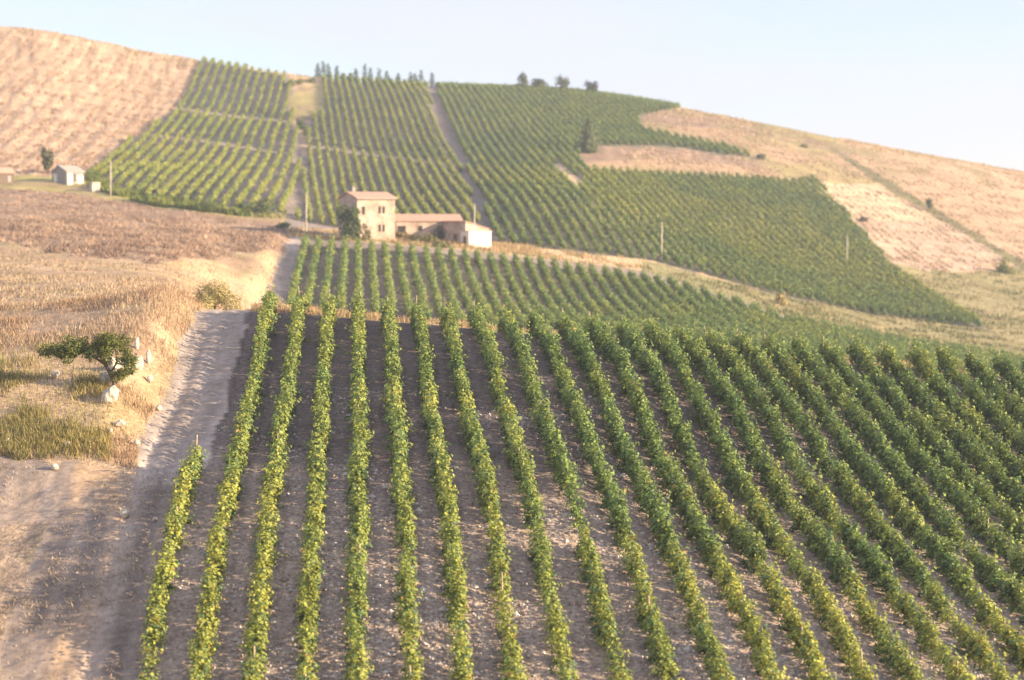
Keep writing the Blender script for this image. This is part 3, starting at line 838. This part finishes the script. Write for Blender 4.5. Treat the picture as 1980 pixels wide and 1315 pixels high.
# utility poles
for x, yb, h, lab in ((214, 381, 6.9, 'pale utility pole at the foot of the left hill vineyard'), (592, 446, 6.9, 'pale utility pole at the track corner left of the farmhouse'),
                      (917, 452, 5.6, 'pale utility pole rising behind the white annex'), (1279, 500, 6.8, 'pale utility pole at the foot of the right hill vineyard'), (1637, 512, 6.4, 'pale utility pole inside the right vineyard, farthest right')):
    dp = depth_at(x, yb)
    b_ = at(x, dp)
    rt_ = empty('utility_pole', b_, label=lab, cat='utility pole', group='utility poles')
    MB().tube([(0, 0, -.3), (.03, 0, h*.5), (.09, 0, h)], [.15, .125, .09], 8).build('shaft', M_CONC, rt_, smooth=True)
    MB().box(.03, .15, -.25, .25, h-.32, h-.24).build('crossarm', M_WOOD, rt_)

# ------------------------------------------------------------------ rocks
def rock(x, d, w_, h, lab, sd, group=None, lean=0., up=0.06, m=None):
    g = np.random.default_rng(sd)
    import bmesh
    bm = bmesh.new()
    bmesh.ops.create_icosphere(bm, subdivisions=3, radius=1)
    off = g.uniform(0, 50, 2)
    for v in bm.verts:
        c = v.co
        f = 1 + .7*(float(fbm(c.x*1.3 + off[0] + c.z, c.y*1.3 + off[1] - c.z*.7, 3)) - .5)
        q = Vector((round(c.x*2.2)/2.2*.35 + c.x*.65, round(c.y*2.2)/2.2*.35 + c.y*.65, c.z))*f
        v.co = (q.x*w_/2 + lean*q.z*h*.5, q.y*w_/2, (q.z + .72)*h/1.75)
    me = bpy.data.meshes.new('rock'); bm.to_mesh(me); bm.free()
    return link('rock', me, m or M_ROCK, None, at(x, d, up), label=lab, cat='rock', group=group)
W_ = 'white rocks under the leaning tree'
for i, (x, yb, w_, h, lab, ln) in enumerate((
        (214, 828, .62, 1.0, 'leaning white rock, lowest and widest of the rocks under the tree', .25), (206, 806, .5, .9, 'squat white rock leaning against the lowest one', -.3),
        (222, 780, .40, 1.0, 'upright white rock left of centre beneath the tree crown', .05), (233, 778, .30, .8, 'narrow cream rock between two larger white ones', 0),
        (249, 776, .42, 1.0, 'broad upright white rock right below the drooping branch', .1), (262, 760, .34, .7, 'small white rock up the bank behind the broad one', 0),
        (270, 758, .34, 1.0, 'slender white rock at the top right of the rock group', .05), (288, 738, .22, 1.0, 'thin white rock farthest up the bank, beside the track', 0),
        (266, 726, .2, .8, 'thin pale rock at the top of the rock group behind the leaves', 0), (290, 765, .24, .5, 'small low white rock nearest the track', 0))):
    dr = depth_at(x, yb, 95, 140)
    rock(x, dr, w_*1.45, h*.95, lab, 100+i, W_, ln)
for i, (x, yb, w_, h, lab) in enumerate(((308, 798, .35, .35, 'pale stone on the left edge of the track below the rock group'), (265, 866, .35, .32, 'round pale stone on the track below the dry bank'), (243, 998, .5, .38, 'pale grey stone lying on the track nearest the short vine row'),
                                         (232, 850, .6, .35, 'flat pale stone at the foot of the dry bank'), (108, 792, .45, .4, 'grey stone half hidden in the grass left of the rocks'), (212, 862, .4, .3, 'pale stone left of the round one on the track edge'),
                                         (15, 880, .3, .3, 'cream stone at the left picture edge by the bank foot'), (131, 885, .35, .3, 'cream stone on the bare ground below the green grass'), (106, 918, .4, .3, 'orange lit stone on the bare ground at the left'), (300, 1005, .25, .2, 'small grey stone beside the end of the short vine row'))):
    rock(x, depth_at(x, yb, 76, 140), w_, h, lab, 130+i, 'loose stones near the track', 0)

# ------------------------------------------------------------------ stuff: grass, stubble, stones, weeds
def scatter(n, xr, dr, zone=None, test=None, geo_d=True):
    out_x, out_d = [], []
    tot = 0
    for _ in range(12):
        x = rng.uniform(*xr, n*2)
        d = np.sqrt(rng.uniform(dr[0]**2, dr[1]**2, n*2)) if not geo_d else np.exp(rng.uniform(math.log(dr[0]), math.log(dr[1]), n*2))
        z, _c = zones(x, d)
        ok = np.ones(len(x), bool)
        if zone is not None: ok &= np.isin(z, zone)
        if test is not None: ok &= test(x, ray_y(x, d), d)
        out_x.append(x[ok]); out_d.append(d[ok]); tot += ok.sum()
        if tot >= n: break
    return np.concatenate(out_x)[:n], np.concatenate(out_d)[:n]
def grass(name, n, xr, dr, zone, h, w_, cols, label, test=None, lean=.35, geo_d=True, clump=.25, lines=0.):
    x, d = scatter(n, xr, dr, zone, test, geo_d)
    if lines:                                               # stubble stands in drilled lines up the slope
        kk = (x - 728)*d/F
        kk = np.round(kk/lines)*lines + rng.normal(0, lines*.17, len(x)) + .8*np.sin(d*.07)
        x = 728 + kk*F/d
    X = (x - 990)/F*d
    dens = fbm(X*clump, d*clump, 3)
    keep = rng.random(len(x)) < np.clip((dens - .40)*5, .08, 1)
    x, d, dens = x[keep], d[keep], dens[keep]
    p = land(x, d, -.03)
    n = len(x)
    f = np.clip((fbm(X[keep]*.3 + 70, d*.3, 3) - .35)*3.3, 0, 1)[:, None]
    r = rng.random((n, 1))
    col = (np.array(cols[0])*(1-f) + np.array(cols[1])*f)*(.7 + .6*r)
    hh = h*rng.uniform(.5, 1.4, n)*(.5 + dens)
    o = link(name, blade_mesh(name, p, hh, w_*rng.uniform(.7, 1.4, n), col, lean), M_STRAW, label=label, cat='grass', kind='stuff')
    return o
STR1, STR2, OLG = (.46, .33, .17), (.42, .285, .145), (.20, .19, .06)
grass('dry_grass', 56000, (-200, 560), (101, 150), (BANK,), .30, .05, ((.42, .305, .20), (.34, .225, .135)), 'dry straw grass covering the bank left of the track')
grass('dry_grass', 26000, (-200, 560), (150, 330), (BANK,), .26, .10, ((.42, .31, .20), (.36, .26, .165)), 'dry straw grass on the slope beyond the leaning tree')
grass('green_grass', 26000, (-200, 230), (101.5, 122), (BANK,), .45, .05, (OLG, (.30, .25, .08)), 'tall greenish grass below the leaning tree', test=lambda x, y, d: (x < 215) & (y > 690 + .02*x))
grass('field_stubble', 45000, (-200, 560), (190, 380), (PLOUGH,), .38, .16, ((.24, .16, .11), (.42, .29, .20)), 'brown broken stalks across the ploughed field', lean=.6)
grass('hill_stubble', 60000, (-200, 420), (380, 606), (HILL,), .42, .30, ((.38, .26, .17), (.50, .35, .235)), 'pale stubble on the left hill', lean=.5, lines=2.3)
grass('hill_stubble', 50000, (1200, 2200), (380, 625), (DRYR,), .42, .28, ((.38, .27, .17), (.52, .37, .25)), 'pale stubble on the right hill', lean=.5, lines=2.3)
grass('meadow_grass', 30000, (1240, 2300), (300, 560), (MEADOW,), .42, .26, ((.29, .24, .115), (.17, .175, .065)), 'olive and straw coloured grass below the right vineyard')
grass('strip_grass', 14000, (560, 1300), (318, 400), (BANK,), .5, .16, (STR1, (.40, .29, .15)), 'dry grass strip between the vineyards by the farm')
grass('strip_grass', 16000, (380, 2100), (141.8, 150), (BANK,), .4, .05, (STR1, (.36, .26, .14)), 'dry grass along the upper end of the near rows', geo_d=False)
grass('green_weeds', 9000, (170, 560), (330, 400), (BANK, HILL), .9, .3, ((.20, .22, .04), (.14, .18, .035)), 'bright green weeds along the foot of the left hill vineyard', test=lambda x, y, d: (y > np.interp(x, [170, 290, 400, 550], [336, 384, 402, 410])) & (y < np.interp(x, [170, 290, 400, 550], [362, 400, 414, 424])))
grass('ridge_grass', 12000, (-100, 2050), (585, 632), (DRYR, HILL), .55, .28, ((.40, .33, .14), (.5, .36, .2)), 'dry grass tufts along the ridge line')
grass('yard_straw', 9000, (-150, 420), (74, 101), (BANK, TRACK), .16, .05, ((.48, .36, .24), (.34, .27, .18)), 'short straw scattered over the bare yard', lean=.9)
grass('soil_weeds', 16000, (150, 2100), (70, 141), (SOIL,), .14, .06, ((.34, .24, .15), (.26, .19, .12)), 'dry weeds on the soil between the near rows', lean=.9)
# stones in the soil: small pebbles, nobody could count them
def pebbles(name, n, xr, dr, zone, size, label, cols):
    x, d = scatter(n, xr, dr, zone)
    X = (x - 990)/F*d
    keep = rng.random(len(x)) < np.clip((fbm(X*.22 + 11, d*.16, 3) - .40)*5, .06, 1)
    x, d = x[keep], d[keep]; n = len(x)
    p = land(x, d, .0)
    s_ = (size*rng.lognormal(0, .45, n))[:, None, None]
    base = np.array([(1, 0, 0), (-.1, .9, .05), (-1, -.1, 0), (.15, -.95, .05), (.1, .05, .75), (0, 0, -.5)])
    v = p[:, None] + (base[None]*rng.uniform(.6, 1.35, (n, 6, 3)))*s_
    tri = np.array([(0,1,4),(1,2,4),(2,3,4),(3,0,4),(1,0,5),(2,1,5),(3,2,5),(0,3,5)])
    idx = (np.arange(n)[:, None, None]*6 + tri[None]).reshape(-1)
    me = mesh(name, v.reshape(-1, 3), idx, 3)
    f = rng.random((n, 1))
    col = (np.array(cols[0])*(1-f) + np.array(cols[1])*f)
    tint(me, np.repeat(col, 8, 0))
    link(name, me, M_PEB, label=label, cat='stones', kind='stuff')
M_PEB = ground_mat('pebble', 6, .2, .2, .05)
pebbles('soil_stones', 46000, (150, 2150), (68, 120), (SOIL,), .068, 'pale stones and clods in the soil between the near rows', ((.27, .20, .155), (.68, .60, .54)))
pebbles('track_stones', 1500, (-150, 480), (72, 141), (TRACK,), .04, 'small pale stones on the dirt track', ((.25, .20, .165), (.46, .40, .34)))

# ------------------------------------------------------------------ the air between
hz = MB().box(-3600, 3600, -3600, 4600, -76, 78)
m, n, l = mat_new('haze_air')
pv = n.new('ShaderNodeVolumePrincipled'); o_ = n.new('ShaderNodeOutputMaterial')
pv.inputs['Color'].default_value = (.80, .87, 1, 1)
pv.inputs['Density'].default_value = .0003
pv.inputs['Anisotropy'].default_value = .2
l.new(pv.outputs[0], o_.inputs['Volume'])
hz.build('haze', m, kind='stuff', label='thin pale summer haze lying over the hillside', cat='haze')
sc.cycles.volume_bounces = 0
